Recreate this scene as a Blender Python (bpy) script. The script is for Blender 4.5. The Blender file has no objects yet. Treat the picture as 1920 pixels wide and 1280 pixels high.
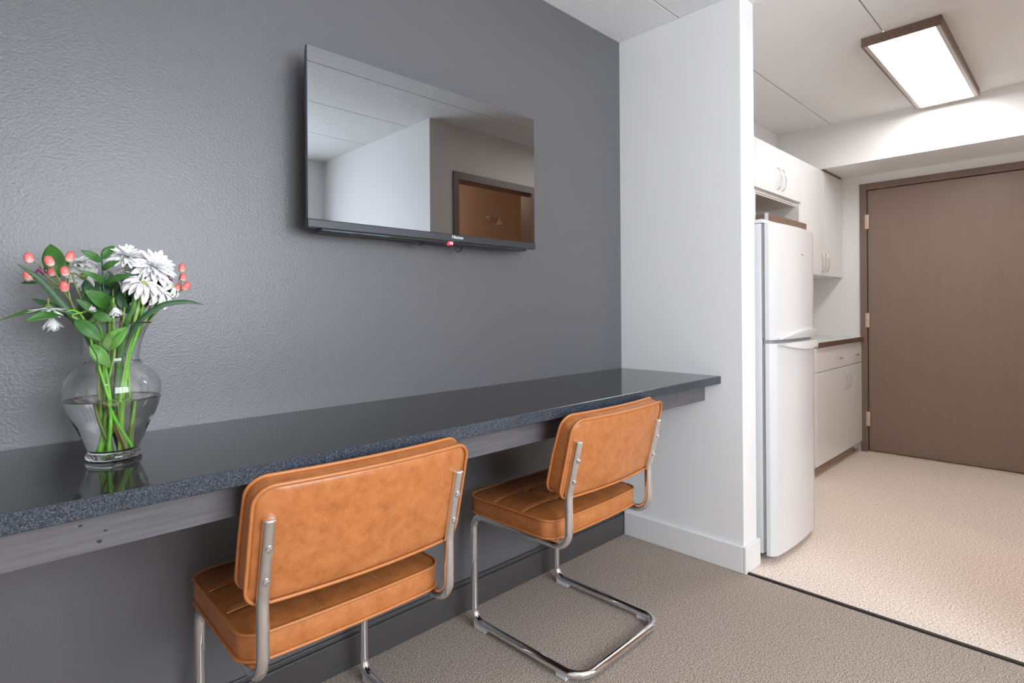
import bpy, bmesh, math, random
from mathutils import Vector, Matrix
random.seed(7)
SC = bpy.context.scene
COL = SC.collection
PI = math.pi

# ------------------------------------------------------------------ materials
def mat(name, color=(.8, .8, .8), rough=.5, metal=0, **kw):
    m = bpy.data.materials.new(name); m.use_nodes = True
    b = m.node_tree.nodes['Principled BSDF']
    b.inputs['Base Color'].default_value = (*color, 1)
    b.inputs['Roughness'].default_value = rough
    b.inputs['Metallic'].default_value = metal
    for k, v in kw.items():
        b.inputs[k.replace('_', ' ')].default_value = v
    return m

def nodes(m): return m.node_tree.nodes, m.node_tree.links, m.node_tree.nodes['Principled BSDF']

def noise(m, scale, detail=4, rough=.55, coord='Object', stretch=(1, 1, 1), kind='noise'):
    N, L, b = nodes(m)
    tc = N.new('ShaderNodeTexCoord'); mp = N.new('ShaderNodeMapping')
    mp.inputs['Scale'].default_value = stretch
    L.new(tc.outputs[coord], mp.inputs['Vector'])
    if kind == 'noise':
        t = N.new('ShaderNodeTexNoise')
        t.inputs['Scale'].default_value = scale; t.inputs['Detail'].default_value = detail
        t.inputs['Roughness'].default_value = rough
        out = t.outputs['Fac']
    else:
        t = N.new('ShaderNodeTexVoronoi'); t.inputs['Scale'].default_value = scale
        out = t.outputs['Distance'] if kind == 'voro' else t.outputs['Color']
    L.new(mp.outputs['Vector'], t.inputs['Vector'])
    return out

def ramp(m, fac, stops):
    N, L, b = nodes(m)
    r = N.new('ShaderNodeValToRGB')
    e = r.color_ramp.elements
    while len(e) < len(stops): e.new(.5)
    for el, (p, c) in zip(e, stops):
        el.position = p; el.color = (*c, 1)
    L.new(fac, r.inputs['Fac'])
    return r.outputs['Color']

def to(m, out, inp):
    N, L, b = nodes(m); L.new(out, b.inputs[inp])

def bump(m, out, strength, dist=.002, prev=None):
    N, L, b = nodes(m)
    n = N.new('ShaderNodeBump'); n.inputs['Strength'].default_value = strength
    n.inputs['Distance'].default_value = dist
    L.new(out, n.inputs['Height'])
    if prev is not None: L.new(prev, n.inputs['Normal'])
    L.new(n.outputs['Normal'], b.inputs['Normal'])
    return n.outputs['Normal']

M = {}
def dark_wall(name, c, rough):
    m = mat(name, c, rough)
    bump(m, noise(m, 170, 3), .55, .0016)
    return m
M['wall_dark'] = dark_wall('charcoal_wall_paint', (.114, .113, .119), .33)
M['trim_dark'] = mat('charcoal_trim_paint', (.062, .058, .058), .4)
m = M['wall_white'] = mat('white_wall_paint', (.83, .83, .83), .5); bump(m, noise(m, 120, 3), .12, .001)
M['white_trim'] = mat('white_trim_paint', (.80, .80, .80), .35)
m = M['ceiling'] = mat('popcorn_ceiling', (.90, .90, .90), .9)
bump(m, noise(m, 110, 4, .7), .9, .008)
M['seam'] = mat('ceiling_seam', (.55, .55, .55), .9)
m = M['bath_wall'] = mat('bathroom_wall_paint', (.58, .43, .33), .5)

m = M['carpet'] = mat('taupe_carpet', rough=.95)
a = noise(m, 230, 2, .8); c1 = ramp(m, a, [(.36, (.13, .098, .079)), (.50, (.36, .29, .245)), (.64, (.70, .60, .52))]); to(m, c1, 'Base Color')
bump(m, a, .9, .004)
m = M['vinyl'] = mat('speckled_floor', rough=.5)
a = noise(m, 150, 3, .75)
c1 = ramp(m, a, [(.35, (.28, .20, .15)), (.43, (.58, .47, .39)), (.51, (.74, .645, .57)), (.62, (.93, .87, .81))]); to(m, c1, 'Base Color')
M['strip'] = mat('dark_transition_metal', (.035, .028, .026), .4, .3)

# granite
def granite(name, stops, rough, scale=420):
    m = mat(name, rough=rough)
    a = noise(m, scale, 2, .8); to(m, ramp(m, a, stops), 'Base Color')
    return m
M['granite'] = granite('polished_black_granite', [(.40, (.012, .011, .012)), (.58, (.026, .025, .026)), (.75, (.085, .085, .09))], .07)
M['granite_edge'] = granite('honed_granite_edge', [(.36, (.010, .013, .018)), (.52, (.032, .041, .054)), (.70, (.10, .12, .15))], .24, 420)
m = M['apron'] = mat('grey_stained_board', rough=.42)
a = noise(m, 16, 5, .5, stretch=(.5, 6, 9)); to(m, ramp(m, a, [(.25, (.082, .078, .084)), (.6, (.112, .108, .115)), (.85, (.135, .13, .138))]), 'Base Color'); bump(m, a, .15, .001)
M['knot'] = mat('wood_knot', (.018, .017, .018), .6)

m = M['leather'] = mat('tan_leather', rough=.36)
a = noise(m, 34, 9, .72); to(m, ramp(m, a, [(.28, (.32, .100, .027)), (.5, (.43, .150, .043)), (.74, (.52, .205, .070))]), 'Base Color')
n1 = bump(m, noise(m, 420, 3), .12, .0006)
m = M['piping'] = mat('tan_leather_piping', (.47, .17, .05), .38)
M['thread'] = mat('tan_stitching', (.62, .30, .12), .6)
m = M['chrome'] = mat('chrome', (.92, .92, .93), .03, 1)
M['steel'] = mat('bolt_steel', (.72, .72, .72), .22, 1)
M['pad'] = mat('clear_plastic_pad', (.72, .78, .82), .35)
M['board'] = mat('black_seat_board', (.02, .02, .02), .6)

M['screen'] = mat('glossy_black_screen', (.30, .31, .325), .012, 1)
M['tv_black'] = mat('tv_black_plastic', (.018, .018, .02), .35)
M['tv_bar'] = mat('tv_lower_bezel', (.055, .058, .065), .3, .4)
M['tv_edge'] = mat('tv_edge', (.10, .16, .20), .2, .6)
M['logo_white'] = mat('white_lettering', (.9, .9, .9), .4)
M['logo_grey'] = mat('grey_lettering', (.36, .37, .39), .4)
m = M['red_led'] = mat('red_led', (.9, .02, .04), .4, Emission_Color=(1, .03, .08, 1), Emission_Strength=2.2)
M['red_face'] = mat('pale_led_digits', (.9, .4, .45), .4, Emission_Color=(1, .45, .5, 1), Emission_Strength=2.5)

M['cabinet'] = mat('white_gloss_cabinet', (.80, .81, .82), .16)
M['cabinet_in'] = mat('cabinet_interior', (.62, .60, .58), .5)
m = M['fridge'] = mat('white_fridge_enamel', (.66, .675, .69), .2)
M['gasket'] = mat('grey_gasket', (.33, .33, .35), .5)
m = M['brown_edge'] = mat('brown_laminate', (.115, .065, .045), .4)
M['laminate'] = mat('pale_laminate_top', (.60, .61, .61), .2)
m = M['door'] = mat('taupe_painted_door', rough=.36)
a = noise(m, 9, 6, .6, stretch=(1, 3, .35)); to(m, ramp(m, a, [(.3, (.225, .158, .128)), (.7, (.24, .17, .138))]), 'Base Color'); bump(m, noise(m, 160, 3, stretch=(1, 1, .3)), .2, .0006)
M['frame'] = mat('taupe_door_frame', (.19, .132, .107), .36)
M['hinge'] = mat('pale_brass_hinge', (.70, .55, .43), .35, .4)
M['gap'] = mat('dark_gap', (.02, .013, .01), .8)
m = M['wood'] = mat('brown_wood_veneer', rough=.5)
a = noise(m, 30, 5, .6, stretch=(1, 5, 5)); to(m, ramp(m, a, [(.3, (.13, .08, .06)), (.7, (.24, .16, .125))]), 'Base Color')
M['lip'] = mat('lamp_lip', (.58, .53, .50), .4)
M['toe_shade'] = mat('tan_floor_shade', (.50, .34, .23), .5)
m = M['wall_lamp_tint'] = mat('lamp_tinted_wall_paint', (.80, .73, .67), .5)  # warm glow of the kitchen lamp tinted into the wall colour
m = M['diffuser'] = mat('lamp_diffuser', (1, 1, 1), .5, Emission_Color=(1, .98, .95, 1), Emission_Strength=9.0)
M['upvc'] = mat('white_window_frame', (.8, .8, .8), .3)

# vase and flowers
M['glass'] = mat('clear_glass', (.985, .99, .985), 0, IOR=1.46, Transmission_Weight=1)
M['water'] = mat('clear_water', (1, 1, 1), 0, IOR=1.333, Transmission_Weight=1)
M['pane'] = mat('window_glass', (1, 1, 1), 0, IOR=1.02, Transmission_Weight=1)
def leafmat(name, c, c2, tr=.0):
    m = mat(name, c, .5, Subsurface_Weight=0.0)
    a = noise(m, 60, 4); to(m, ramp(m, a, [(.3, c), (.7, c2)]), 'Base Color')
    return m
M['leaf'] = leafmat('green_leaf', (.020, .095, .012), (.042, .155, .018))
M['leaf_dark'] = leafmat('dark_green_leaf', (.012, .055, .018), (.03, .10, .028))
M['leaf_bright'] = leafmat('bright_green_leaf', (.075, .25, .03), (.13, .34, .05))
M['stem'] = leafmat('light_green_stem', (.16, .36, .04), (.26, .46, .07))
M['stem_bright'] = leafmat('bright_green_stem', (.10, .42, .02), (.20, .55, .05))
M['stem_dull'] = leafmat('dull_green_stem', (.14, .20, .05), (.24, .29, .09))
M['stem_brown'] = leafmat('brown_stem', (.20, .07, .02), (.33, .13, .03))
m = M['petal'] = mat('white_petal', (.80, .80, .81), .6, Subsurface_Weight=.15, Subsurface_Scale=.004)
m.node_tree.nodes['Principled BSDF'].inputs['Subsurface Radius'].default_value = (1, 1, 1)
M['petal_grey'] = mat('pale_petal', (.72, .73, .76), .55)
M['eye'] = mat('green_yellow_flower_eye', (.38, .42, .08), .7)
M['calyx'] = mat('green_calyx', (.13, .19, .045), .7)
M['maroon'] = mat('maroon_petal', (.17, .012, .03), .6)
M['purple'] = mat('magenta_blossom', (.36, .02, .20), .6)
m = M['berry'] = mat('coral_berry', rough=.25)
N, L, b = nodes(m)
tc = N.new('ShaderNodeTexCoord'); sp = N.new('ShaderNodeSeparateXYZ'); L.new(tc.outputs['Generated'], sp.inputs[0])
to(m, ramp(m, sp.outputs['Z'], [(.10, (.86, .66, .60)), (.42, (.85, .22, .20)), (.9, (.80, .13, .13))]), 'Base Color')
M['dried'] = mat('dried_brown_leaf', (.085, .05, .025), .8)

# ------------------------------------------------------------------ mesh helpers
def obj(name, bm, m, parent=None, smooth=False, loc=(0, 0, 0), rot=(0, 0, 0), angle=None):
    me = bpy.data.meshes.new(name)
    bmesh.ops.recalc_face_normals(bm, faces=bm.faces[:])
    bm.to_mesh(me); bm.free()
    for mm in (m if isinstance(m, (list, tuple)) else [m]): me.materials.append(mm)
    if smooth:
        for p in me.polygons: p.use_smooth = True
        if angle is not None:
            try: me.set_sharp_from_angle(angle=math.radians(angle))
            except Exception: pass
    o = bpy.data.objects.new(name, me); COL.objects.link(o)
    o.location = loc; o.rotation_euler = rot
    if parent is not None: o.parent = parent
    return o

def thing(name, label, cat, loc=(0, 0, 0), rz=0, group=None):
    o = bpy.data.objects.new(name, None); COL.objects.link(o)
    o.empty_display_size = .05
    o.location = loc; o.rotation_euler = (0, 0, rz)
    o['label'] = label; o['category'] = cat
    if group: o['group'] = group
    return o
def tag(o, label, cat, group=None):
    o['label'] = label; o['category'] = cat
    if group: o['group'] = group
    return o
def struct(name, bm, m, parent=None, label=None, smooth=False, angle=None, loc=(0, 0, 0)):
    o = obj(name, bm, m, parent, smooth=smooth, angle=angle, loc=loc)
    if parent is None: o['kind'] = 'structure'
    if label: o['label'] = label
    return o
BM = bmesh.new
def box(bm, x0, x1, y0, y1, z0, z1, bev=0, seg=2, mi=0):
    v = [bm.verts.new((x, y, z)) for x in (x0, x1) for y in (y0, y1) for z in (z0, z1)]
    q = [(0, 1, 3, 2), (4, 6, 7, 5), (0, 4, 5, 1), (2, 3, 7, 6), (0, 2, 6, 4), (1, 5, 7, 3)]
    fs = [bm.faces.new([v[i] for i in f]) for f in q]
    for f in fs: f.material_index = mi
    if bev:
        es = list({e for f in fs for e in f.edges})
        r = bmesh.ops.bevel(bm, geom=es, offset=bev, segments=seg, profile=.5, affect='EDGES')
        for f in r['faces']: f.material_index = mi
    return bm
def B(*a, **k): return box(BM(), *a, **k)

def frames(pts):
    T = []
    n = len(pts)
    for i in range(n):
        a = pts[max(i - 1, 0)]; c = pts[min(i + 1, n - 1)]
        T.append((c - a).normalized())
    up = Vector((0, 0, 1)) if abs(T[0].z) < .9 else Vector((1, 0, 0))
    u = T[0].cross(up).normalized(); F = []
    for i in range(n):
        if i:
            ax = T[i - 1].cross(T[i]); s = ax.length
            if s > 1e-8: u = Matrix.Rotation(math.atan2(s, T[i - 1].dot(T[i])), 3, ax.normalized()) @ u
        u = (u - T[i] * u.dot(T[i])).normalized()
        F.append((u, T[i].cross(u).normalized()))
    return F
def tube(bm, pts, r, seg=10, caps=True, closed=False):
    pts = [Vector(p) for p in pts]; F = frames(pts); n = len(pts)
    R = r if isinstance(r, (list, tuple)) else [r] * n
    rings = []
    for p, (u, w), rr in zip(pts, F, R):
        rings.append([bm.verts.new(p + (u * math.cos(2 * PI * k / seg) + w * math.sin(2 * PI * k / seg)) * rr) for k in range(seg)])
    m = n if closed else n - 1
    for i in range(m):
        A, C = rings[i], rings[(i + 1) % n]
        for k in range(seg):
            bm.faces.new((A[k], A[(k + 1) % seg], C[(k + 1) % seg], C[k]))
    if caps and not closed:
        bm.faces.new(rings[0]); bm.faces.new(rings[-1])
    return bm
def fillet(P, R, n=8):
    P = [Vector(p) for p in P]; out = [P[0]]
    for i in range(1, len(P) - 1):
        r = R[i - 1]
        a = (P[i - 1] - P[i]).normalized(); c = (P[i + 1] - P[i]).normalized()
        ang = math.acos(max(-1, min(1, a.dot(c))))
        d = r / math.tan(ang / 2)
        cen = P[i] + (a + c).normalized() * (r / math.sin(ang / 2))
        s = P[i] + a * d; e = P[i] + c * d
        vs = (s - cen); ve = (e - cen); th = vs.angle(ve); ax = vs.cross(ve).normalized()
        for k in range(n + 1): out.append(cen + Matrix.Rotation(th * k / n, 3, ax) @ vs)
    out.append(P[-1]); return out
def bez(pts, n=14):
    # Catmull-Rom through points
    P = [Vector(p) for p in pts]; P = [P[0] * 2 - P[1]] + P + [P[-1] * 2 - P[-2]]; out = []
    for i in range(1, len(P) - 2):
        for k in range(n):
            t = k / n; a, b_, c, d = P[i - 1:i + 3]
            out.append(.5 * ((2 * b_) + (c - a) * t + (2 * a - 5 * b_ + 4 * c - d) * t * t + (-a + 3 * b_ - 3 * c + d) * t ** 3))
    out.append(P[-2]); return out
def lathe(bm, prof, seg=64, cx=0, cy=0, cap0=False, cap1=False):
    rings = []
    for r, z in prof:
        if r < 1e-6: rings.append([bm.verts.new((cx, cy, z))])
        else: rings.append([bm.verts.new((cx + r * math.cos(2 * PI * k / seg), cy + r * math.sin(2 * PI * k / seg), z)) for k in range(seg)])
    for A, C in zip(rings, rings[1:]):
        for k in range(seg):
            k2 = (k + 1) % seg
            if len(A) == 1 and len(C) == 1: continue
            if len(A) == 1: bm.faces.new((A[0], C[k], C[k2]))
            elif len(C) == 1: bm.faces.new((A[k], A[k2], C[0]))
            else: bm.faces.new((A[k], A[k2], C[k2], C[k]))
    return bm
def smoothprof(pts, n=8):
    return [(max(p.x, 0), p.y) for p in bez([Vector((r, z, 0)) for r, z in pts], n)]
def text_obj(name, s, size, m, parent, loc, rot, depth=.0006):
    c = bpy.data.curves.new(name, 'FONT'); c.body = s; c.size = size; c.extrude = depth; c.align_x = 'CENTER'; c.align_y = 'CENTER'
    t = bpy.data.objects.new(name, c); COL.objects.link(t)
    dg = bpy.context.evaluated_depsgraph_get(); dg.update()
    me = bpy.data.meshes.new_from_object(t.evaluated_get(dg))
    bpy.data.objects.remove(t); me.materials.clear(); me.materials.append(m)
    o = bpy.data.objects.new(name, me); COL.objects.link(o)
    o.parent = parent; o.location = loc; o.rotation_euler = rot
    return o

# ------------------------------------------------------------------ the setting
H = 2.44; XP = 2.34; XQ = 2.47; YP = -.61; YK = .04; XD = 4.984; YR = -1.745; YF = -3.33; XW = -2.2; XB = 4.51; ZB = 2.128
struct('wall_left', B(XW, XP + .02, 0, .12, 0, H), M['wall_dark'], label='charcoal wall behind the counter')
bm = BM(); box(bm, XP, XQ, YP, .12, 0, H, .003)
struct('wall_partition', bm, M['wall_white'])
struct('wall_kitchen', B(XQ - .01, XD + .12, YK, YK + .1, 0, H), M['wall_white'])
bm = BM()
DY0, DY1, DZ = -.40, -1.37, 2.055
box(bm, XD, XD + .12, DY0, YK + .1, 0, H); box(bm, XD, XD + .12, YR - .1, DY1, 0, H); box(bm, XD, XD + .12, DY1, DY0, DZ, H)
struct('wall_door', bm, M['wall_white'])
bm = BM(); box(bm, XB, XD + .01, YR - .05, YK + .02, ZB, H + .01, .002)
struct('trim_1', bm, M['wall_white'], label='white boxed bulkhead above the brown door')
# opposite wall with bathroom doorway
BX0, BX1, BZ = 2.55, 3.30, 2.055
bm = BM()
box(bm, 2.4001, BX0 - .03, YR - .1, YR, 0, H); box(bm, 2.30, 2.4001, YR - .0009, YR, 0, H); box(bm, BX1 + .03, XD + .12, YR - .1, YR, 0, H); box(bm, BX0 - .03, BX1 + .03, YR - .1, YR, BZ + .03, H)
struct('wall_right', bm, M['wall_lamp_tint'])
struct('wall_return', B(2.30, 2.40, YF - .1, YR - .001, 0, H), M['wall_white'])
# far wall with a big window
WX0, WX1, WZ0, WZ1 = -.15, 1.80, .85, 2.28
bm = BM()
box(bm, XW - .1, WX0, YF - .12, YF, 0, H); box(bm, WX1, 2.40, YF - .12, YF, 0, H)
box(bm, WX0, WX1, YF - .12, YF, 0, WZ0); box(bm, WX0, WX1, YF - .12, YF, WZ1, H)
struct('wall_far', bm, M['wall_white'])
struct('wall_back', B(XW - .1, XW, YF - .1, .12, 0, H), M['wall_white'])
w1 = bpy.data.objects.new('window_1', None); COL.objects.link(w1); w1['kind'] = 'structure'
bm = BM()
for x in (WX0, (WX0 + WX1) / 2 - .03, WX1 - .06): box(bm, x, x + .06, YF - .09, YF - .03, WZ0, WZ1, .004)
box(bm, WX0, WX1, YF - .088, YF - .032, WZ0, WZ0 + .06, .004); box(bm, WX0, WX1, YF - .088, YF - .032, WZ1 - .06, WZ1, .004)
obj('window_frame', bm, M['upvc'], w1)
obj('window_sill', B(WX0 - .04, WX1 + .04, YF - .03, YF + .06, WZ0 - .03, WZ0, .004), M['upvc'], w1)
# bathroom box behind the doorway
bm = BM()
box(bm, 2.38, 2.42, -3.0, YR - .1, 0, H); box(bm, 4.55, 4.6, -3.0, YR - .1, 0, H); box(bm, 2.38, 4.6, -3.05, -3.0, 0, H)
struct('wall_bathroom', bm, M['bath_wall'])
# bathroom door frame (brown) = door_2
bm = BM()
box(bm, BX0 - .05, BX0, YR - .11, YR + .012, 0, BZ + .0, .002); box(bm, BX1, BX1 + .05, YR - .11, YR + .012, 0, BZ, .002)
box(bm, BX0 - .05, BX1 + .05, YR - .11, YR + .012, BZ, BZ + .055, .002)
struct('door_2', bm, M['frame'], label='brown bathroom door frame opposite the kitchen')

struct('floor_carpet', B(XW - .1, 2.335, YF - .1, .1, -.05, 0), M['carpet'], label='taupe carpet of the living area')
struct('floor_kitchen', B(2.36, XD + .2, -3.1, .1, -.05, 0), M['vinyl'], label='pale speckled kitchen floor')
bm = BM(); box(bm, 2.335, 2.36, YR - .0, .1, -.05, .002, 0); box(bm, 2.339, 2.352, YR, YP - .005, 0, .006, .002)
struct('trim_2', bm, M['strip'], label='dark transition strip between carpet and kitchen floor')
# ceiling in slabs with fine joints
bm = BM(); g = .0025
ys = [.12, -.325, -.94, -1.45, -2.0, -2.6, YF - .1]
for a, c in zip(ys, ys[1:]): box(bm, XW - .1, XD + .12, c + g, a - g, H, H + .04, .0015, 1)
box(bm, XW - .1, XD + .12, YF - .1, .12, H + .012, H + .06, mi=1)
struct('ceiling', bm, [M['ceiling'], M['seam']])
# baseboards
bm = BM(); box(bm, XW, XP - .001, -.018, 0, 0, .098, .002); box(bm, XW, XP - .001, -.010, 0, .098, .112, .002)
struct('baseboard_left', bm, M['trim_dark'])
bm = BM(); box(bm, XP - .015, XP, YP, -.019, 0, .112, .003); box(bm, XP - .0148, XQ + .004, YP - .0305 + .0155, YP - .0001, 0, .112, .003)
struct('baseboard_partition', bm, M['white_trim'])
struct('baseboard_return', B(2.285, 2.30, YF, YR, 0, .11, .003), M['white_trim'])
struct('baseboard_far', B(XW, 2.285, YF, YF + .015, 0, .11, .003), M['white_trim'])
struct('baseboard_right', B(3.36, XD - .02, YR, YR + .015, 0, .11, .003), M['white_trim'])

# entry door
d1 = bpy.data.objects.new('door_1', None); COL.objects.link(d1); d1['kind'] = 'structure'; d1['label'] = 'wide taupe-brown entry door'
d1.location = (XD, -.9, 0)
def dl(bm, name, m, **k): 
    o = obj(name, bm, m, d1, **k); o.location = (-XD, .9, 0); return o
dl(B(XD - .004, XD + .04, -1.340, -.440, .012, 2.008, .002), 'door_leaf', M['door'])
bm = BM()
box(bm, XD - .018, XD + .10, -.436, -.388, 0, 2.062, .003); box(bm, XD - .018, XD + .10, -1.392, -1.344, 0, 2.062, .003)
box(bm, XD - .018, XD + .10, -1.3435, -.4365, 2.012, 2.062, .003)
dl(bm, 'door_frame', M['frame'])
bm = BM(); box(bm, XD + .045, XD + .09, -1.35, -.43, 0, 2.02); dl(bm, 'door_stop', M['gap'])
bm = BM(); box(bm, XD - .03, XD + .05, -1.344, -.436, 0, .008, .002); dl(bm, 'threshold', M['hinge'])
for z in (.254, 1.012, 1.768):
    bm = BM()
    for k in range(5):
        tube(bm, [(XD - .014, -.438, z - .055 + k * .0222), (XD - .014, -.438, z - .055 + k * .0222 + .0205)], .0085, 12)
    box(bm, XD - .019, XD - .010, -.450, -.424, z - .054, z + .054, .001)
    dl(bm, 'hinge', M['hinge'], smooth=True, angle=40)
bm = BM(); box(bm, XD - .006, XD, -.388, -.360, 0, 2.09); box(bm, XD - .006, XD, -1.42, -.388, 2.0625, 2.09)
struct('trim_3', bm, M['white_trim'], label='white filler strip around the brown door frame')
struct('trim_4', B(4.53, 4.93, -.272, -.262, 2.118, ZB - .0005), M['wood'], label='thin brown strip between tall cabinet and bulkhead')
# ------------------------------------------------------------------ cushions
def rrect(hx, hy, r, n=10, side=24):
    pts = []
    cs = [(hx - r, hy - r, 0), (-hx + r, hy - r, PI / 2), (-hx + r, -hy + r, PI), (hx - r, -hy + r, 1.5 * PI)]
    for i, (cx, cy, a0) in enumerate(cs):
        for k in range(n + 1):
            a = a0 + PI / 2 * k / n; pts.append((cx + r * math.cos(a), cy + r * math.sin(a)))
        nx = cs[(i + 1) % 4]; a = nx[2]; e = (nx[0] + r * math.cos(a), nx[1] + r * math.sin(a)); s = pts[-1]
        for k in range(1, side): pts.append((s[0] + (e[0] - s[0]) * k / side, s[1] + (e[1] - s[1]) * k / side))
    return pts
def cushion(bm, outline, place, rings, top, bottom, side=5, bulge=.003):
    """place(u, v, w) -> point; w runs 0..1 from bottom to top face; top(u, v, t) / bottom = extra height in metres"""
    n = len(outline); L = []
    def ring(t, w, f, out=0):
        row = []
        for (u, v) in outline:
            l = math.hypot(u, v); s = t + (out / l if l > 1e-9 else 0)
            row.append(bm.verts.new(place(u * s, v * s, w, f(u * t, v * t, t) if f else 0)))
        return row
    c0 = bm.verts.new(place(0, 0, 0, -bottom(0, 0, 0)))
    for k in range(1, rings + 1): L.append(ring(k / rings, 0, lambda u, v, t: -bottom(u, v, t)))
    for k in range(1, side): w = k / side; L.append(ring(1, w, None, bulge * math.sin(PI * w)))
    for k in range(rings, 0, -1): L.append(ring(k / rings, 1, top))
    c1 = bm.verts.new(place(0, 0, 1, top(0, 0, 0)))
    for k in range(n): bm.faces.new((c0, L[0][(k + 1) % n], L[0][k])); bm.faces.new((c1, L[-1][k], L[-1][(k + 1) % n]))
    for A, C in zip(L, L[1:]):
        for k in range(n): bm.faces.new((A[k], A[(k + 1) % n], C[(k + 1) % n], C[k]))
    return bm

# ------------------------------------------------------------------ cantilever chair
TR = .0125; W = .2235; YB = -.2095; YFR = .221; YRR = -.250; ZF = .396; ZG = .023
def post_y(z): return YB if z < .56 else YB - .24 * (z - .56)
def make_chair(label, loc, rz):
    t = thing('cantilever_chair', label, 'chair', loc, rz, 'cantilever chairs at the counter')
    # one bent tube: post, seat rail, upright, sled base and back again
    Lft = [(-W, post_y(.725), .725), (-W, YB, .56), (-W, YB, ZF), (-W, YFR, ZF), (-W, YFR, ZG), (-W, YRR, ZG)]
    path = Lft + [(-x, y, z) for x, y, z in reversed(Lft)]
    R = [.12, .055, .05, .045, .06, .06, .045, .05, .055, .12]
    bm = BM(); tube(bm, fillet(path, R, 12), TR, 20)
    for s in (-1, 1):
        e = Vector((s * W, post_y(.725), .725)); dn = Vector((0, -.233, .972))
        tube(bm, [e + dn * h for h in (0, .0015, .003, .0038)], [TR, TR * .9, TR * .6, TR * .15], 20)
    obj('frame', bm, M['chrome'], t, smooth=True, angle=70)
    bm = BM(); box(bm, -.20, .20, -.13, .21, ZF + TR - .004, .414, .004); box(bm, -W, W, -.11, -.085, ZF - .006, ZF + TR - .002, .002); box(bm, -W, W, .15, .175, ZF - .006, ZF + TR - .002, .002)
    obj('seat_board', bm, M['board'], t)
    for s in (-1, 1):
        for z in (.600, .667):
            bm = BM(); y = post_y(z) - TR + .001
            a = (0, -1, -.26)
            d = Vector(a).normalized(); p = Vector((s * W, y, z))
            tube(bm, [p, p + d * .0028], .0082, 18); tube(bm, [p + d * .0028, p + d * .005], [.0062, .0048], 6)
            obj('bolt', bm, M['steel'], t, smooth=True, angle=30)
        bm = BM(); y = YFR - .03
        vs = [(s * W - .010, y - .035, .001), (s * W - .010, y + .022, .001), (s * W - .010, y + .022, .030), (s * W - .010, y - .035, .016)]
        A = [bm.verts.new(v) for v in vs]; C = [bm.verts.new((v[0] + .020, v[1], v[2])) for v in vs]
        bm.faces.new(A); bm.faces.new(C)
        for k in range(4): bm.faces.new((A[k], A[(k + 1) % 4], C[(k + 1) % 4], C[k]))
        obj('foot_pad', bm, M['pad'], t)
        obj('foot_pad', B(s * W - .009, s * W + .009, YRR + .05, YRR + .09, .0005, .016, .002), M['pad'], t)
    # seat
    HX, HY, z0, z1, sy = .241, .192, .4095, .4645, .040
    out = rrect(HX, HY, .045, 10, 34)
    def g(d, w): return math.exp(-(d / w) ** 2)
    def top(u, v, tt):
        h = .010 * (1 - tt ** 6)
        fu = 1 if abs(u) < HX else 0
        edge = 1 - tt ** 10
        gx = min(abs(u - .076), abs(u + .076)); gy = min(abs(v - .065), abs(v + .065))
        h -= edge * (.0045 * g(gx, .008) + .0045 * g(gy, .008) + .006 * g(math.hypot(gx, gy), .018))
        return h
    def place(u, v, w, e): return Vector((u, v + sy - .009 * max(0, -v / HY) * (1 - (u / HX) ** 2), z0 + (z1 - z0) * w + e))
    bm = BM(); cushion(bm, out, place, 36, top, lambda u, v, tt: .0)
    seat = obj('seat', bm, M['leather'], t, smooth=True, angle=60)
    for z in (z0 + .001, z1):
        bm = BM(); tube(bm, [place(u * 1.008, v * 1.010, (z - z0) / (z1 - z0), 0) for u, v in out], .0038, 8, closed=True)
        obj('piping', bm, M['piping'], seat, smooth=True)
    bm = BM()
    for k in (-.076, .076):
        tube(bm, [(k, v / 40 * HY * .97 + sy, z1 + top(k, v / 40 * HY * .97, max(abs(v) / 40 * .97, abs(k) / HX)) + .0006) for v in range(-40, 41)], .0011, 5)
    for k in (-.065, .065):
        tube(bm, [(u / 40 * HX * .97, k + sy, z1 + top(u / 40 * HX * .97, k, max(abs(u) / 40 * .97, abs(k) / HY)) + .0006) for u in range(-40, 41)], .0011, 5)
    obj('stitching', bm, M['thread'], seat, smooth=True)
    # backrest: u = across, v = up the lean line
    BX, BZ_ = .2505, .1235; zc = .667; TH = .052; lean = math.atan(.245)
    outb = rrect(BX, BZ_, .038, 10, 30)
    def placeb(u, v, w, e):
        z = zc + v * math.cos(lean)
        y = -.2275 - v * math.sin(lean)
        y += -.017 * (1 - (u / W) ** 2)
        d = TH * w * (1 - .2 * max(0, v / BZ_)) + e
        return Vector((u, y + d * math.cos(lean), z + d * math.sin(lean)))
    def wave(u, v, tt): return .009 * (1 - tt ** 5) - .002
    bm = BM(); cushion(bm, outb, placeb, 16, wave, lambda u, v, tt: .0065 * (1 - tt ** 14) - .0025, bulge=.002)
    back = obj('backrest', bm, M['leather'], t, smooth=True, angle=60)
    for w in (0.0, 1.0):
        bm = BM(); tube(bm, [placeb(u * 1.009, v * 1.016, w, 0) for u, v in outb], .0040, 8, closed=True)
        obj('piping', bm, M['piping'], back, smooth=True)
    return t
make_chair('tan leather cantilever chair nearer the camera, its base cut off by the picture edge', (.6318, -.308, 0), -.0121)
make_chair('tan leather cantilever chair next to the partition, chrome sled base fully visible on carpet', (1.5073, -.3262, 0), .0186)

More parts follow.
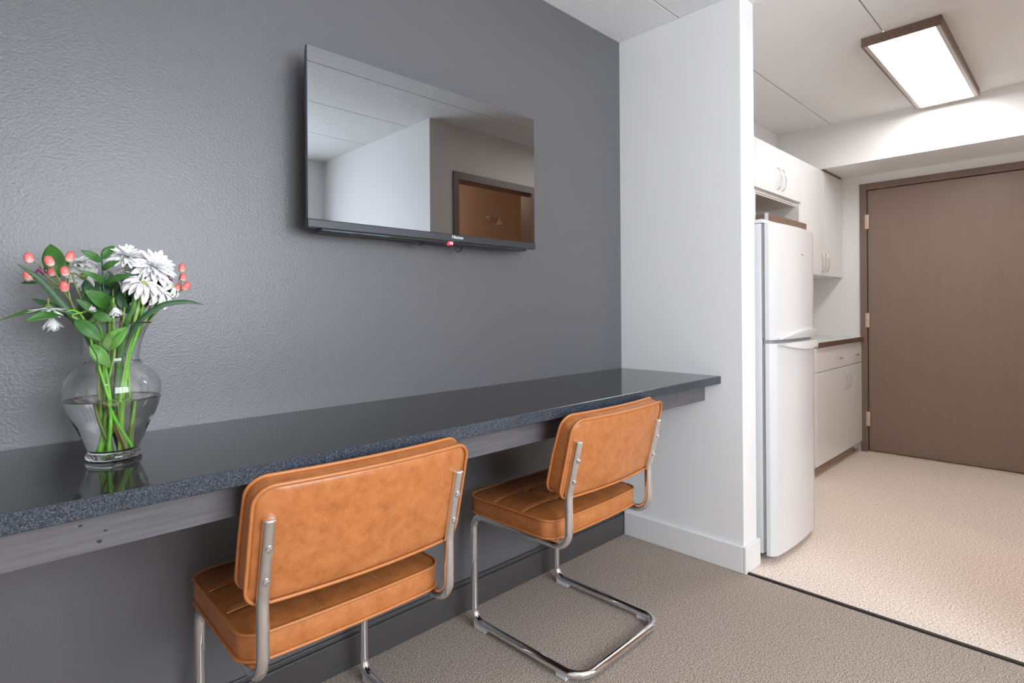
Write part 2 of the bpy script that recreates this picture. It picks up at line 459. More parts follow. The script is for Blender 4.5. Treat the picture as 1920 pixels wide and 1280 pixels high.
# ------------------------------------------------------------------ counter
ct = thing('counter', 'long black granite counter with grey board apron mounted along the charcoal wall', 'counter', (.3, -.25, .707))
def cl(name, bm, m, **k):
    o = obj(name, bm, m, ct, **k); o.location = (-.3, .25, -.707); return o
bm = BM(); box(bm, XW + .002, XP - .001, -.515, -.0005, .787, .820, .0015, 1)
for f in bm.faces:
    c = f.calc_center_median()
    if f.normal.y < -.9 or c.y < -.514: f.material_index = 1
cl('countertop', bm, [M['granite'], M['granite_edge']])
bm = BM(); box(bm, XW + .002, XP - .001, -.441, -.403, .707, .7865, .001, 1)
ap = cl('apron_board', bm, M['apron'])
random.seed(3)
for (x, z) in ((.135, .756), (.170, .738), (.162, .722), (2.10, .752), (.20, .768)):
    bm = BM(); r = random.uniform(.0022, .0038)
    vs = [bm.verts.new((x + r * random.uniform(.6, 1.8) * math.cos(a * PI / 5), -.4416, z + r * random.uniform(.5, 1.2) * math.sin(a * PI / 5))) for a in range(10)]
    bm.faces.new(vs)
    r = bmesh.ops.extrude_face_region(bm, geom=bm.faces[:]); bmesh.ops.translate(bm, vec=(0, .0008, 0), verts=[v for v in r['geom'] if isinstance(v, bmesh.types.BMVert)])
    obj('knot', bm, M['knot'], ap)
bm = BM(); box(bm, XW + .002, XP - .002, -.055, -.001, .70, .786, .001, 1)
for x in (-.8, .5, 2.30): box(bm, x, x + .035, -.40, -.055, .74, .786, .001, 1)
cl('support_rail', bm, M['trim_dark'])

# ------------------------------------------------------------------ television
tv = thing('television', 'black flat screen television mounted on the charcoal wall above the counter', 'television', (1.1505, 0, 1.609))
TW, TH_, TD = .4625, .2565, -.10
bm = BM(); box(bm, -TW, TW, TD, TD + .012, -TH_ + .022, TH_, .001, 1)
for f in bm.faces:
    f.material_index = 0 if f.calc_center_median().y < TD + .0004 else 1
obj('screen', bm, [M['screen'], M['tv_edge']], tv)
bar = obj('lower_bezel', B(-TW - .001, TW + .001, TD - .004, TD + .02, -TH_ - .002, -TH_ + .0215, .002), M['tv_bar'], tv)
text_obj('logo', 'Hisense', .0155, M['logo_white'], bar, (.07, TD - .0046, -TH_ + .0125), (PI / 2, 0, 0))
bm = BM(); box(bm, -TW + .004, TW - .004, TD + .0125, TD + .028, -TH_ + .004, TH_ - .004, .004)
box(bm, -.36, .36, TD + .028, TD + .062, -TH_ + .004, .10, .012)
obj('rear_housing', bm, M['tv_black'], tv)
obj('speaker_strip', B(-.42, .42, TD + .004, TD + .05, -TH_ - .010, -TH_ + .002, .003), M['tv_black'], tv)
for x0, x1 in ((-.40, -.31), (-.29, -.20), (.16, .25), (.30, .39)): obj('speaker_slot', B(x0, x1, TD + .002, TD + .0045, -TH_ - .0075, -TH_ - .0055), M['tv_edge'], tv)
bm = BM(); box(bm, -.12, .12, -.036, -.001, -.10, .10, .003); box(bm, -.14, -.11, -.040, -.02, -.2, .16, .002); box(bm, .11, .14, -.040, -.02, -.2, .16, .002)
obj('wall_bracket', bm, M['tv_black'], tv)
led = obj('status_light', B(.034, .052, TD - .003, TD + .012, -TH_ - .015, -TH_ - .003, .002), M['red_led'], tv)
bm = BM()
for x in (.0375, .0445):
    box(bm, x, x + .0042, TD - .0038, TD - .0030, -TH_ - .0122, -TH_ - .0060)
obj('light_segment', bm, M['red_face'], led)
bm = BM(); tube(bm, bez([(.085, -.06, -TH_ + .0), (.088, -.062, -TH_ - .018), (.105, -.064, -TH_ - .032), (.122, -.062, -TH_ - .018), (.128, -.06, -TH_)], 8), .0024, 8)
obj('cable', bm, M['tv_black'], tv, smooth=True)
bm = BM(); tube(bm, bez([(-.09, -.06, -TH_ + .0), (-.075, -.062, -TH_ - .013), (-.058, -.064, -TH_ - .020), (-.045, -.062, -TH_ - .012), (-.03, -.06, -TH_)], 8), .0035, 8)
obj('cable', bm, M['tv_black'], tv, smooth=True)

# ------------------------------------------------------------------ refrigerator
fr = thing('refrigerator', 'tall white two-door refrigerator between the partition and the lower cabinets', 'refrigerator', (2.76, -.3, 0))
def fl(name, bm, m, parent=None, **k):
    o = obj(name, bm, m, parent or fr, **k)
    if parent is None: o.location = (-2.76, .3, 0)
    return o
FX0, FX1 = 2.497, 3.024
bm = BM(); box(bm, FX0 + .001, FX1 - .001, -.625, -.01, .035, 1.485, .006); box(bm, FX0 - .0, FX1, -.634, -.01, 1.486, 1.503, .004)
fl('body', bm, M['fridge'], smooth=True, angle=35)
def fdoor(name, z0, z1):
    bm = BM(); n = 24; rows = []
    pts = []
    for k in range(n + 1):
        u = -1 + 2 * k / n; x = (FX0 + FX1) / 2 + u * (FX1 - FX0) / 2
        y = -.690 + .016 * u * u + .016 * max(0, (abs(u) - .93) / .07) ** 2
        pts.append((x, y))
    pts += [(FX1, -.641), (FX0, -.641)]
    A = [bm.verts.new((x, y, z0)) for x, y in pts]; C = [bm.verts.new((x, y, z1)) for x, y in pts]
    fa = bm.faces.new(A); fc = bm.faces.new(C); N_ = len(pts)
    for k in range(N_): bm.faces.new((A[k], A[(k + 1) % N_], C[(k + 1) % N_], C[k]))
    es = [e for f in (fa, fc) for e in f.edges]
    bmesh.ops.bevel(bm, geom=es, offset=.004, segments=3, profile=.5, affect='EDGES')
    return fl(name, bm, M['fridge'], smooth=True, angle=40)
dlow = fdoor('lower_door', .032, .957); dup_ = fdoor('upper_door', .972, 1.484)
bm = BM(); box(bm, FX0 + .006, FX1 - .006, -.641, -.625, .045, .950); box(bm, FX0 + .006, FX1 - .006, -.641, -.625, .98, 1.48); box(bm, FX0 + .01, FX1 - .01, -.66, -.63, .950, .978)
fl('door_gasket', bm, M['gasket'])
def fy(x): u = (x - (FX0 + FX1) / 2) / ((FX1 - FX0) / 2); return -.690 + .016 * u * u
def fhandle(par, zbase, s, h0):
    # crescent lip that stands proud of the door, one per door edge
    bm = BM(); n = 28; x0, x1 = FX0 + .035, FX1 - .004
    arc = []
    for k in range(n + 1):
        q = k / n; x = x0 + (x1 - x0) * q
        hh = h0 * (math.sin(PI * q ** 1.25 * .80) ** .8 if q > 0 else 0)
        arc.append((x, zbase + s * hh))
    rows = []
    for (x, z) in arc:
        y = fy(x); zb = zbase
        d = .018
        rows.append([bm.verts.new(v) for v in ((x, y + .004, zb), (x, y - d * .55, zb), (x, y - d * .8, (zb + z) / 2), (x, y - d, z), (x, y - d, z + s * .0035), (x, y - d * .5, z + s * .007), (x, y + .004, z + s * .009))])
    for A, C in zip(rows, rows[1:]):
        for k in range(len(A)): bm.faces.new((A[k], A[(k + 1) % len(A)], C[(k + 1) % len(A)], C[k]))
    bm.faces.new(rows[0]); bm.faces.new(rows[-1])
    o = obj('door_handle', bm, M['fridge'], par, smooth=True, angle=35)
fhandle(dup_, .974, 1, .034); fhandle(dlow, .955, -1, .032)
text_obj('logo', 'Hisense', .0105, M['logo_grey'], dup_, (2.815, fy(2.815) - .0005, 1.362), (PI / 2, 0, math.radians(0)))
for x in (FX0 + .05, FX1 - .05):
    for y in (-.58, -.06):
        bm = BM(); tube(bm, [(x, y, .0), (x, y, .036)], .016, 14); fl('foot', bm, M['tv_black'])

# ------------------------------------------------------------------ kitchen cabinets
def arc_handle(parent, x, y, z, length, vertical=True, name='handle'):
    bm = BM(); P = []
    for k in range(13):
        a = PI * k / 12; o = -math.cos(a) * length / 2; d = math.sin(a) * .026
        P.append((x, y - d, z + o) if vertical else (x + o, y - d * .9, z - .25 * d))
    tube(bm, P, .0038, 10)
    return obj(name, bm, M['steel'], parent, smooth=True)
# tall wall cabinet
wc = thing('wall_cabinet', 'tall white two-door wall cabinet next to the brown door', 'cabinet', (0, 0, 0), group='white wall cabinets')
obj('body', B(4.068, 4.981, -.245, YK - .001, 1.347, 2.117, .001), M['cabinet'], wc)
for x0, x1, hx in ((4.069, 4.528, 4.492), (4.532, 4.980, 4.572)):
    d = obj('door', B(x0, x1, -.264, -.246, 1.347, 2.117, .0015), M['cabinet'], wc); arc_handle(d, hx, -.264, 1.437, .13)
# short wall cabinet over the hood, with open niche
sc_ = thing('wall_cabinet', 'short white two-door wall cabinet with an open niche above the fridge', 'cabinet', (0, 0, 0), group='white wall cabinets')
obj('body', B(3.02, 4.066, -.245, YK - .001, 1.806, 2.117, .001), M['cabinet'], sc_)
for x0, x1, hx in ((3.330, 3.693, 3.655), (3.697, 4.066, 3.735)):
    d = obj('door', B(x0, x1, -.264, -.246, 1.826, 2.117, .0015), M['cabinet'], sc_); arc_handle(d, hx, -.264, 1.922, .135)
obj('filler_panel', B(3.02, 3.327, -.264, -.246, 1.826, 2.117, .0015), M['cabinet'], sc_)
bm = BM(); box(bm, 4.036, 4.066, -.262, YK - .001, 1.60, 1.8055, .001); box(bm, 3.30, 3.33, -.262, YK - .001, 1.60, 1.8055, .001); box(bm, 3.331, 4.035, .022, YK - .001, 1.60, 1.8055)
obj('niche_frame', bm, M['cabinet'], sc_)
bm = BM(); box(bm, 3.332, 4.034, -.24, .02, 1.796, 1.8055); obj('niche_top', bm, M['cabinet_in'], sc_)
# range hood
hd = thing('range_hood', 'brown wood-look hood box just above the top of the white fridge', 'hood', (3.66, -.1, 1.60))
def hl(name, bm, m):
    o = obj(name, bm, m, hd); o.location = (-3.66, .1, -1.60); return o
hl('front_panel', B(3.335, 3.975, -.330, -.312, 1.612, 1.664, .001), M['wood'])
hl('body', B(3.336, 3.974, -.3115, .02, 1.614, 1.662, .001), M['wood'])
hl('edge_strip', B(3.3325, 3.3365, -.332, -.312, 1.611, 1.665), M['cabinet'])
# base cabinet
bc = thing('base_cabinet', 'white base cabinet with drawers and doors under the brown-edged worktop', 'cabinet', (4.38, -.2, 0))
def cb(name, bm, m, par=None, **k):
    o = obj(name, bm, m, par or bc, **k)
    if par is None: o.location = (-4.38, .2, 0)
    return o
cb('body', B(3.94, 4.979, -.376, YK - .001, .075, .851, .001), M['cabinet'])
cb('plinth', B(3.95, 4.965, -.335, -.31, 0, .0745), M['laminate'])
cb('end_panel', B(4.90, 4.979, -.376, -.336, .028, .0745), M['cabinet'])
cb('floor_shade_strip', B(3.95, 4.90, -.342, -.3355, 0, .025), M['toe_shade'])  # thin tan strip standing in for the floor shadow under the doors
for x0, x1, hx, dx in ((3.942, 4.5755, 4.39, 4.553), (4.5795, 4.978, 4.80, 4.602)):
    d = cb('drawer', B(x0, x1, -.395, -.377, .690, .848, .0015), M['cabinet']); arc_handle(d, hx, -.395, .762, .085, False)
    d = cb('door', B(x0, x1, -.395, -.377, .078, .686, .0015), M['cabinet']); arc_handle(d, dx, -.395, .585, .125)
wt = thing('worktop', 'pale laminate worktop with dark brown front edge on the base cabinet', 'worktop', (4.38, -.2, .852))
for nm, b_, m_ in (('surface', B(3.94, 4.981, -.405, YK - .001, .8525, .884, .001), M['laminate']), ('edge_band', B(3.94, 4.981, -.411, -.4055, .8525, .8845, .001), M['brown_edge'])):
    o = obj(nm, b_, m_, wt); o.location = (-4.38, .2, -.852)

# ------------------------------------------------------------------ ceiling lamp
la = thing('ceiling_light', 'rectangular brown-framed light panel glowing on the kitchen ceiling', 'ceiling light', (3.81, -1.007, 2.44))
def ll(name, bm, m):
    o = obj(name, bm, m, la); o.location = (-3.81, 1.007, -2.44); return o
X0, X1, Y0, Y1, Z0 = 3.18, 4.445, -1.167, -.847, 2.397
bm = BM(); box(bm, X0, X0 + .012, Y0, Y1, Z0, H); box(bm, X1 - .012, X1, Y0, Y1, Z0, H); box(bm, X0 + .012, X1 - .012, Y0, Y0 + .008, Z0, H); box(bm, X0 + .012, X1 - .012, Y1 - .008, Y1, Z0, H)
ll('frame', bm, M['wood'])
bm = BM(); box(bm, X0 + .012, X1 - .012, Y0 + .008, Y0 + .026, Z0 + .001, H); box(bm, X0 + .012, X1 - .012, Y1 - .026, Y1 - .008, Z0 + .001, H)
ll('lip', bm, M['lip'])
ll('diffuser', B(X0 + .012, X1 - .012, Y0 + .026, Y1 - .026, Z0 + .004, Z0 + .012), M['diffuser'])

# ------------------------------------------------------------------ shower head in the bathroom (seen in the television)
sh = thing('shower_head', 'small chrome shower head on a bent arm in the bathroom, mirrored in the television', 'shower head', (3.95, -2.98, 2.0))
bm = BM(); tube(bm, bez([(.0, -.018, .08), (0, .12, .09), (-.05, .22, .05), (-.08, .25, .0)], 10), .011, 12); obj('arm', bm, M['chrome'], sh, smooth=True)
bm = BM(); lathe(bm, [(0, .02), (.015, .018), (.02, 0), (.055, -.025), (.058, -.035), (0, -.036)], 24, -.085, .255); obj('rose', bm, M['chrome'], sh, smooth=True, angle=40)
bm = BM(); tube(bm, [(0, -.019, .08), (0, -.008, .08)], .032, 20); obj('flange', bm, M['chrome'], sh, smooth=True, angle=40)
# ------------------------------------------------------------------ vase, water and flowers
VX, VY, VZ = .214, -.239, .8205
vase = thing('vase', 'clear glass vase with flared neck standing on the black counter', 'vase', (VX, VY, VZ))
outer = smoothprof([(.030, .0), (.045, .001), (.048, .006), (.0465, .012), (.0435, .0155), (.047, .026), (.060, .060), (.075, .093), (.0825, .122), (.0815, .150), (.068, .177), (.051, .190), (.0455, .198), (.0455, .212), (.050, .238), (.058, .260), (.0668, .2735)], 6)
inner = smoothprof([(.0655, .2738), (.0565, .259), (.0482, .238), (.0435, .212), (.0435, .198), (.0488, .188), (.066, .1755), (.0792, .150), (.0803, .122), (.0728, .093), (.0578, .060), (.0445, .028), (.036, .017), (.015, .0145), (0, .0143)], 6)
prof = [(0, .003), (.025, .0028)] + outer + [(.0665, .2745)] + inner
bm = BM(); lathe(bm, prof, 96); bmesh.ops.remove_doubles(bm, verts=bm.verts[:], dist=1e-6)
obj('glass', bm, M['glass'], vase, smooth=True)
# water fills the lower bowl: slightly larger than the inner wall so that no air film is left
def inner_r(z):
    for (r0, a), (r1, b_) in zip(inner, inner[1:]):
        if b_ <= z <= a: return r1 + (r0 - r1) * ((z - b_) / (a - b_) if a > b_ else 0)
    return 0
ZW = .121
wp = [(0, .0138), (.015, .0140), (.0362, .0165)] + [(inner_r(z) + .0004, z) for z in [.022, .028, .036, .046, .06, .075, .09, .105, .116]] + [(inner_r(ZW) + .0004, ZW), (.079, ZW - .0008), (.06, ZW - .001), (.03, ZW - .001), (0, ZW - .001)]
bm = BM(); lathe(bm, wp, 96)
wo = obj('water', bm, M['water'], None, smooth=True, loc=(VX, VY, VZ), angle=30); tag(wo, 'clear water filling the lower half of the glass vase', 'water')

def basis(n, hint=Vector((0, 0, 1))):
    n = Vector(n).normalized()
    if abs(n.dot(hint)) > .95: hint = Vector((0, 1, 0))
    a = n.cross(hint).normalized(); return a, n.cross(a).normalized(), n
def petals(bm, R, layers, droop, rnd, w=.22, jitter=.1):
    """petals around local +Z; layers = [(count, radius factor, elevation deg)]"""
    for (cnt, rf, el) in layers:
        off = rnd.random() * 6
        for k in range(cnt):
            a = off + 2 * PI * (k + rnd.uniform(-.25, .25)) / cnt; e0 = math.radians(el + rnd.uniform(-9, 9)); Lp = R * rf * rnd.uniform(.86, 1.12); wd = Lp * w * rnd.uniform(.85, 1.15)
            d = Vector((math.cos(a), math.sin(a), 0)); s = Vector((-math.sin(a), math.cos(a), 0)); up = Vector((0, 0, 1))
            p = d * R * .06; e = e0; n = 8; rows = []
            tw = rnd.uniform(-.25, .25)
            for i in range(n + 1):
                q = i / n
                ww = wd * (math.sin(PI * min(1, .12 + q * .88) ** .75) ** .6) * (.55 + .6 * q) if i < n else wd * .12
                ww = max(ww, wd * .1)
                nrm = (-d * math.sin(e) + up * math.cos(e)); ss = s * math.cos(tw) + nrm * math.sin(tw)
                rows.append([bm.verts.new(p + ss * ww * t + nrm * (abs(t) ** 2 * ww * .45)) for t in (-1, -.5, 0, .5, 1)])
                p = p + (d * math.cos(e) + up * math.sin(e)) * (Lp / n); e -= math.radians(droop) / n
            for A, C in zip(rows, rows[1:]):
                for j in range(4): bm.faces.new((A[j], A[j + 1], C[j + 1], C[j]))
STYLES = {
 'full': ([(15, 1.05, -12), (14, .98, 10), (12, .85, 28), (10, .66, 46), (9, .48, 64), (6, .32, 80)], 16, .185),
 'droop': ([(13, 1.08, -5), (11, .95, 18), (7, .7, 34)], 75, .21),
 'open': ([(16, 1.0, 12), (14, .9, 26)], 34, .23),
 'bell': ([(10, 1.1, 52), (9, 1.05, 66)], -16, .26),
 'shallow': ([(15, 1.0, 14), (12, .9, 26)], -6, .20)}
def taper_tube(bm, pts, r0, r1, seg=8):
    n = len(pts); tube(bm, pts, [r0 + (r1 - r0) * i / (n - 1) for i in range(n)], seg)
def in_vase(k, head, rnd):
    """stem points from the vase bottom through the neck"""
    hx, hy = head[0] - VX, head[1] - VY; a = math.atan2(hy, hx); L_ = min(.030, math.hypot(hx, hy) * .5)
    sg = -.75 if k % 2 else .55
    nk = Vector((VX + L_ * math.cos(a) * .9, VY + L_ * math.sin(a) * .9, VZ + .205))
    b_ = Vector((VX + L_ * math.cos(a) * sg + rnd.uniform(-.014, .014), VY + L_ * math.sin(a) * sg + rnd.uniform(-.014, .014), VZ + .0185))
    dd = Vector((b_.x - VX, b_.y - VY, 0))
    if dd.length > .027: b_ = Vector((VX, VY, b_.z)) + dd.normalized() * .027
    return [b_, b_.lerp(nk, .5) + Vector((rnd.uniform(-.014, .014), rnd.uniform(-.008, .008), 0)), nk]
def white_flower(idx, c, n, R, style, label, stem_m, rs):
    rnd = random.Random(idx * 13 + 5)
    t = thing('chrysanthemum', label, 'flower', (0, 0, 0), group='white flowers in the vase')
    a, b2, nn = basis(n); rot = Matrix((a, b2, nn)).transposed().to_4x4(); cv = Vector(c)
    lay, dr, w = STYLES[style]
    bm = BM(); petals(bm, R, lay, dr, rnd, w); bmesh.ops.transform(bm, matrix=Matrix.Translation(cv) @ rot, verts=bm.verts[:])
    obj('petals', bm, M['petal'], t, smooth=True)
    if style in ('open', 'droop', 'shallow'):
        bm = BM(); lathe(bm, [(0, .0045), (R * .12, .0038), (R * .2, .001), (R * .2, -.001), (0, -.001)], 14); bmesh.ops.transform(bm, matrix=Matrix.Translation(cv) @ rot, verts=bm.verts[:]); obj('flower_eye', bm, M['eye'], t, smooth=True)
    bm = BM(); lathe(bm, [(0, -.009), (.003, -.008), (R * .22, -.002), (R * .24, .001), (0, .001)], 14); bmesh.ops.transform(bm, matrix=Matrix.Translation(cv) @ rot, verts=bm.verts[:]); obj('calyx', bm, M['calyx'], t, smooth=True)
    base = cv - nn * .008
    P = in_vase(idx, c, rnd); rim = Vector((P[2].x + (base.x - P[2].x) * .4, P[2].y + (base.y - P[2].y) * .4, VZ + .262))
    dv = Vector((rim.x - VX, rim.y - VY, 0))
    if dv.length > .05: rim = Vector((VX, VY, rim.z)) + dv.normalized() * .05
    if base.z > rim.z + .03 :
        mid = base - nn * .02 if nn.z > -.3 else base + Vector((0, 0, .012)) + (rim - base) * .1
        pts = bez(P + [rim, mid, base], 8) if nn.z > -.3 else bez(P + [rim, mid, base], 8)
    else: pts = bez(P + [rim, (rim + base) / 2 + Vector((0, 0, .02)), base], 8)
    bm = BM(); taper_tube(bm, pts, rs, rs * .55); obj('stem', bm, stem_m, t, smooth=True)
    return t

LEAVES = [
    ((0.129, -0.225, 1.184), (0.119, -0.2, 1.25), 0.036, 1),
    ((0.132, -0.262, 1.116), (0.075, -0.285, 1.1), 0.020, 1),
    ((0.134, -0.25, 1.116), (0.088, -0.235, 1.142), 0.012, 0),
    ((0.144, -0.22, 1.206), (0.134, -0.21, 1.225), 0.020, 0),
    ((0.192, -0.255, 1.216), (0.159, -0.265, 1.236), 0.016, 1),
    ((0.195, -0.25, 1.222), (0.216, -0.245, 1.25), 0.018, 1),
    ((0.194, -0.26, 1.199), (0.219, -0.285, 1.218), 0.013, 1),
    ((0.197, -0.265, 1.174), (0.153, -0.29, 1.196), 0.012, 1),
    ((0.2, -0.27, 1.174), (0.238, -0.3, 1.191), 0.013, 1),
    ((0.205, -0.255, 1.11), (0.187, -0.25, 1.158), 0.030, 1),
    ((0.203, -0.27, 1.126), (0.16, -0.3, 1.157), 0.030, 1),
    ((0.19, -0.27, 1.11), (0.148, -0.28, 1.141), 0.018, 1),
    ((0.147, -0.285, 1.101), (0.188, -0.295, 1.059), 0.026, 1),
    ((0.173, -0.3, 1.11), (0.204, -0.31, 1.099), 0.018, 1),
    ((0.195, -0.272, 1.042), (0.23, -0.295, 1.086), 0.032, 1),
    ((0.174, -0.262, 1.053), (0.205, -0.262, 1.003), 0.026, 1),
    ((0.189, -0.215, 1.143), (0.178, -0.2, 1.187), 0.032, 0),
    ((0.223, -0.2, 1.143), (0.211, -0.19, 1.194), 0.032, 0),
    ((0.264, -0.22, 1.098), (0.293, -0.21, 1.109), 0.020, 0),
    ((0.242, -0.2, 1.143), (0.263, -0.19, 1.178), 0.028, 0),
    ((0.098, -0.21, 1.173), (0.074, -0.2, 1.172), 0.007, 0),
    ((0.205, -0.23, 1.099), (0.232, -0.22, 1.143), 0.030, 0),
    ((0.174, -0.23, 1.1), (0.171, -0.225, 1.148), 0.028, 0),
]
BLADES = [
    ([(0.157, -0.262, 1.093), (0.133, -0.265, 1.126), (0.098, -0.265, 1.176), (0.067, -0.265, 1.205)], 0.013),
    ([(0.151, -0.25, 1.098), (0.12, -0.23, 1.118), (0.086, -0.215, 1.118), (0.045, -0.2, 1.102)], 0.010),
    ([(0.229, -0.262, 1.034), (0.248, -0.27, 1.088), (0.288, -0.28, 1.126), (0.332, -0.285, 1.136), (0.369, -0.29, 1.13)], 0.011),
    ([(0.23, -0.28, 1.092), (0.239, -0.285, 1.12), (0.247, -0.285, 1.158), (0.259, -0.28, 1.197)], 0.008),
    ([(0.223, -0.27, 1.056), (0.232, -0.28, 1.099), (0.241, -0.285, 1.126)], 0.010),
]
HEADS = [
    ((0.238, -0.25, 1.23), (0.0, -0.55, 0.85), 0.035, 'full'),
    ((0.282, -0.262, 1.211), (0.15, -0.8, 0.5), 0.041, 'full'),
    ((0.26, -0.282, 1.173), (0.1, -0.55, 0.75), 0.038, 'droop'),
    ((0.294, -0.262, 1.155), (0.45, -0.45, 0.7), 0.034, 'droop'),
    ((0.25, -0.235, 1.184), (0.0, 0.15, 0.99), 0.040, 'open'),
    ((0.207, -0.3, 1.125), (0.15, -0.35, -0.9), 0.018, 'bell'),
    ((0.11, -0.262, 1.124), (0.0, -0.25, -0.97), 0.030, 'shallow'),
    ((0.117, -0.235, 1.106), (0.1, -0.2, -0.97), 0.024, 'bell'),
    ((0.164, -0.2, 1.216), (-0.15, -0.3, 0.9), 0.028, 'open'),
    ((0.171, -0.205, 1.189), (0.5, 0.5, 0.1), 0.030, 'open'),
    ((0.322, -0.24, 1.17), (0.6, -0.4, 0.6), 0.024, 'droop'),
    ((0.168, -0.28, 1.119), (0.6, -0.3, 0.3), 0.012, 'bell'),
    ((0.263, -0.225, 1.205), (0.0, -0.6, 0.6), 0.034, 'full'),
]
BERRY_LEFT = [(0.084, -0.24, 1.218), (0.112, -0.262, 1.212), (0.143, -0.262, 1.222), (0.134, -0.27, 1.193), (0.118, -0.235, 1.192), (0.132, -0.28, 1.164), (0.084, -0.22, 1.185)]
FORK_LEFT = (0.14, -0.265, 1.154), (0.149, -0.262, 1.121)
BERRY_RIGHT = [(0.339, -0.24, 1.211), (0.339, -0.25, 1.19), (0.342, -0.262, 1.17), (0.331, -0.24, 1.167)]
FORK_RIGHT = (0.326, -0.245, 1.157), (0.286, -0.245, 1.109)
PURPLE = [(0.106, -0.21, 1.199), (0.11, -0.22, 1.192), (0.101, -0.215, 1.195), (0.098, -0.22, 1.197), (0.108, -0.21, 1.191)]
RED = (0.3, -0.225, 1.178), (0.27, -0.22, 1.195)
SKY = 16; ROUND_FILL = 7.0; BATH_FILL = 26.0; PANEL = 18.5; SUN = 24.0; EXPO = 0.0
WL = ['white mum in full bloom, highest of the vase bouquet right of the leafy stem', 'largest white mum with many petals, at the upper right of the bouquet',
 'drooping white flower below the largest mum, petals hanging to the front', 'white drooping flower lowest on the right side of the bouquet',
 'white flower seen from below between the two leafy green blades in the middle', 'small closed white flower hanging just above the vase rim in the centre',
 'flat white flower facing down on the far left, above a green leaf', 'white bell-like flower hanging lowest on the far left of the vase',
 'white flower at the upper left, behind the coral berries and big round leaf', 'white flower showing its green back, left of the tall leafy stem',
 'small white flower next to the coral berries on the right side', 'tiny white bud half hidden among leaves just above the rim on the left',
 'white mum tucked behind between the two largest mums']
SM = [M[k] for k in ('stem', 'stem_bright', 'stem', 'stem_dull', 'stem_dull', 'stem', 'stem_dull', 'stem_brown', 'stem', 'stem_dull', 'stem', 'stem', 'stem_dull')]
for i, (c, n, R, st) in enumerate(HEADS):
    white_flower(i, c, n, R, st, WL[i], SM[i], (.0046 if i in (1, 2, 8) else .0028))

def leaf_mesh(bm, base, tip, w, bend=.12, fold=.22, hint=(-.25, -1, .3), n=14):
    base = Vector(base); tip = Vector(tip); ax = tip - base; Lf = ax.length; ax.normalize()
    h = Vector(hint).normalized(); s = ax.cross(h).normalized(); nrm = s.cross(ax).normalized()
    if nrm.dot(h) < 0: nrm = -nrm
    rows = []
    for i in range(n + 1):
        q = i / n; ww = w / 2 * (math.sin(PI * q ** .8) ** .75 if 0 < i < n else .04)
        c = base + ax * Lf * q + nrm * bend * Lf * math.sin(PI * q)
        rows.append([bm.verts.new(c + s * ww * t + nrm * abs(t) * ww * fold + nrm * .0004 * math.sin(q * 20) * t) for t in (-1, -.66, -.33, 0, .33, .66, 1)])
    for A, C in zip(rows, rows[1:]):
        for j in range(6): bm.faces.new((A[j], A[j + 1], C[j + 1], C[j]))
def thicken(o, th=.0004):
    m_ = o.modifiers.new('thickness', 'SOLIDIFY'); m_.thickness = th; m_.offset = 0
# leafy stems: each has a stem and its leaves
def leafy(label, stem_pts, r, idxs, mats, stem_m):
    t = thing('leafy_stem', label, 'foliage', (0, 0, 0), group='leafy stems in the vase')
    P = stem_pts; bm = BM(); taper_tube(bm, bez(P, 8), r, r * .5); obj('stem', bm, stem_m, t, smooth=True)
    for i, mm in zip(idxs, mats):
        b_, tp, w, k = LEAVES[i]
        bm = BM(); leaf_mesh(bm, b_, tp, w)
        o = obj('leaf', bm, M[mm], t, smooth=True); thicken(o)
        # petiole to the nearest stem point
        q = min(bez(P, 8), key=lambda v: (v - Vector(b_)).length + max(0, v.z - b_[2]) * .5)
        if (q - Vector(b_)).length > .004:
            bm = BM(); taper_tube(bm, [q, Vector(b_).lerp(q, .5) - Vector((0, 0, .002)), Vector(b_)], .0011, .0008, 6); obj('leaf_stalk', bm, stem_m, t, smooth=True)
    return t
def V3(*a): return Vector(a)
leafy('upright leafy green stem with narrow pointed leaves in the middle of the bouquet', [V3(.222, -.225, VZ + .019), V3(.205, -.24, VZ + .12), V3(.203, -.25, VZ + .20), V3(.2, -.262, 1.11), V3(.1945, -.262, 1.17), V3(.1935, -.255, 1.232)], .0024, [4, 5, 6, 7, 8], ['leaf', 'leaf', 'leaf', 'leaf', 'leaf'], M['leaf_dark'])
leafy('stem with the broad round green leaf at the top left of the bouquet', [V3(.232, -.235, VZ + .019), V3(.21, -.235, VZ + .1), V3(.187, -.235, VZ + .2), V3(.166, -.235, 1.10), V3(.14, -.228, 1.15), V3(.129, -.225, 1.184)], .0028, [0, 3, 20, 2], ['leaf', 'leaf', 'leaf_dark', 'leaf_dark'], M['stem_dull'])
leafy('stem with a broad green leaf spreading low over the left rim of the vase', [V3(.238, -.25, VZ + .019), V3(.21, -.25, VZ + .1), V3(.185, -.255, VZ + .2), V3(.166, -.262, 1.095), V3(.150, -.268, 1.118), V3(.132, -.262, 1.116)], .003, [1], ['leaf'], M['stem_bright'])
leafy('dense dark green leafy stem filling the centre of the bouquet above the rim', [V3(.196, -.236, VZ + .019), V3(.205, -.236, VZ + .1), V3(.206, -.238, VZ + .2), V3(.206, -.25, 1.09), V3(.206, -.25, 1.13)], .003, [9, 10, 11, 16, 21, 22], ['leaf', 'leaf', 'leaf', 'leaf_dark', 'leaf_dark', 'leaf_dark'], M['stem'])
leafy('leafy stem with pale leaves pressed against the glass inside the vase neck', [V3(.205, -.252, VZ + .019), V3(.208, -.25, VZ + .1), V3(.199, -.252, VZ + .19), V3(.196, -.26, 1.04), V3(.190, -.268, 1.08), V3(.182, -.275, 1.098)], .003, [12, 13, 14, 15], ['leaf', 'leaf', 'leaf_bright', 'leaf_bright'], M['stem_bright'])
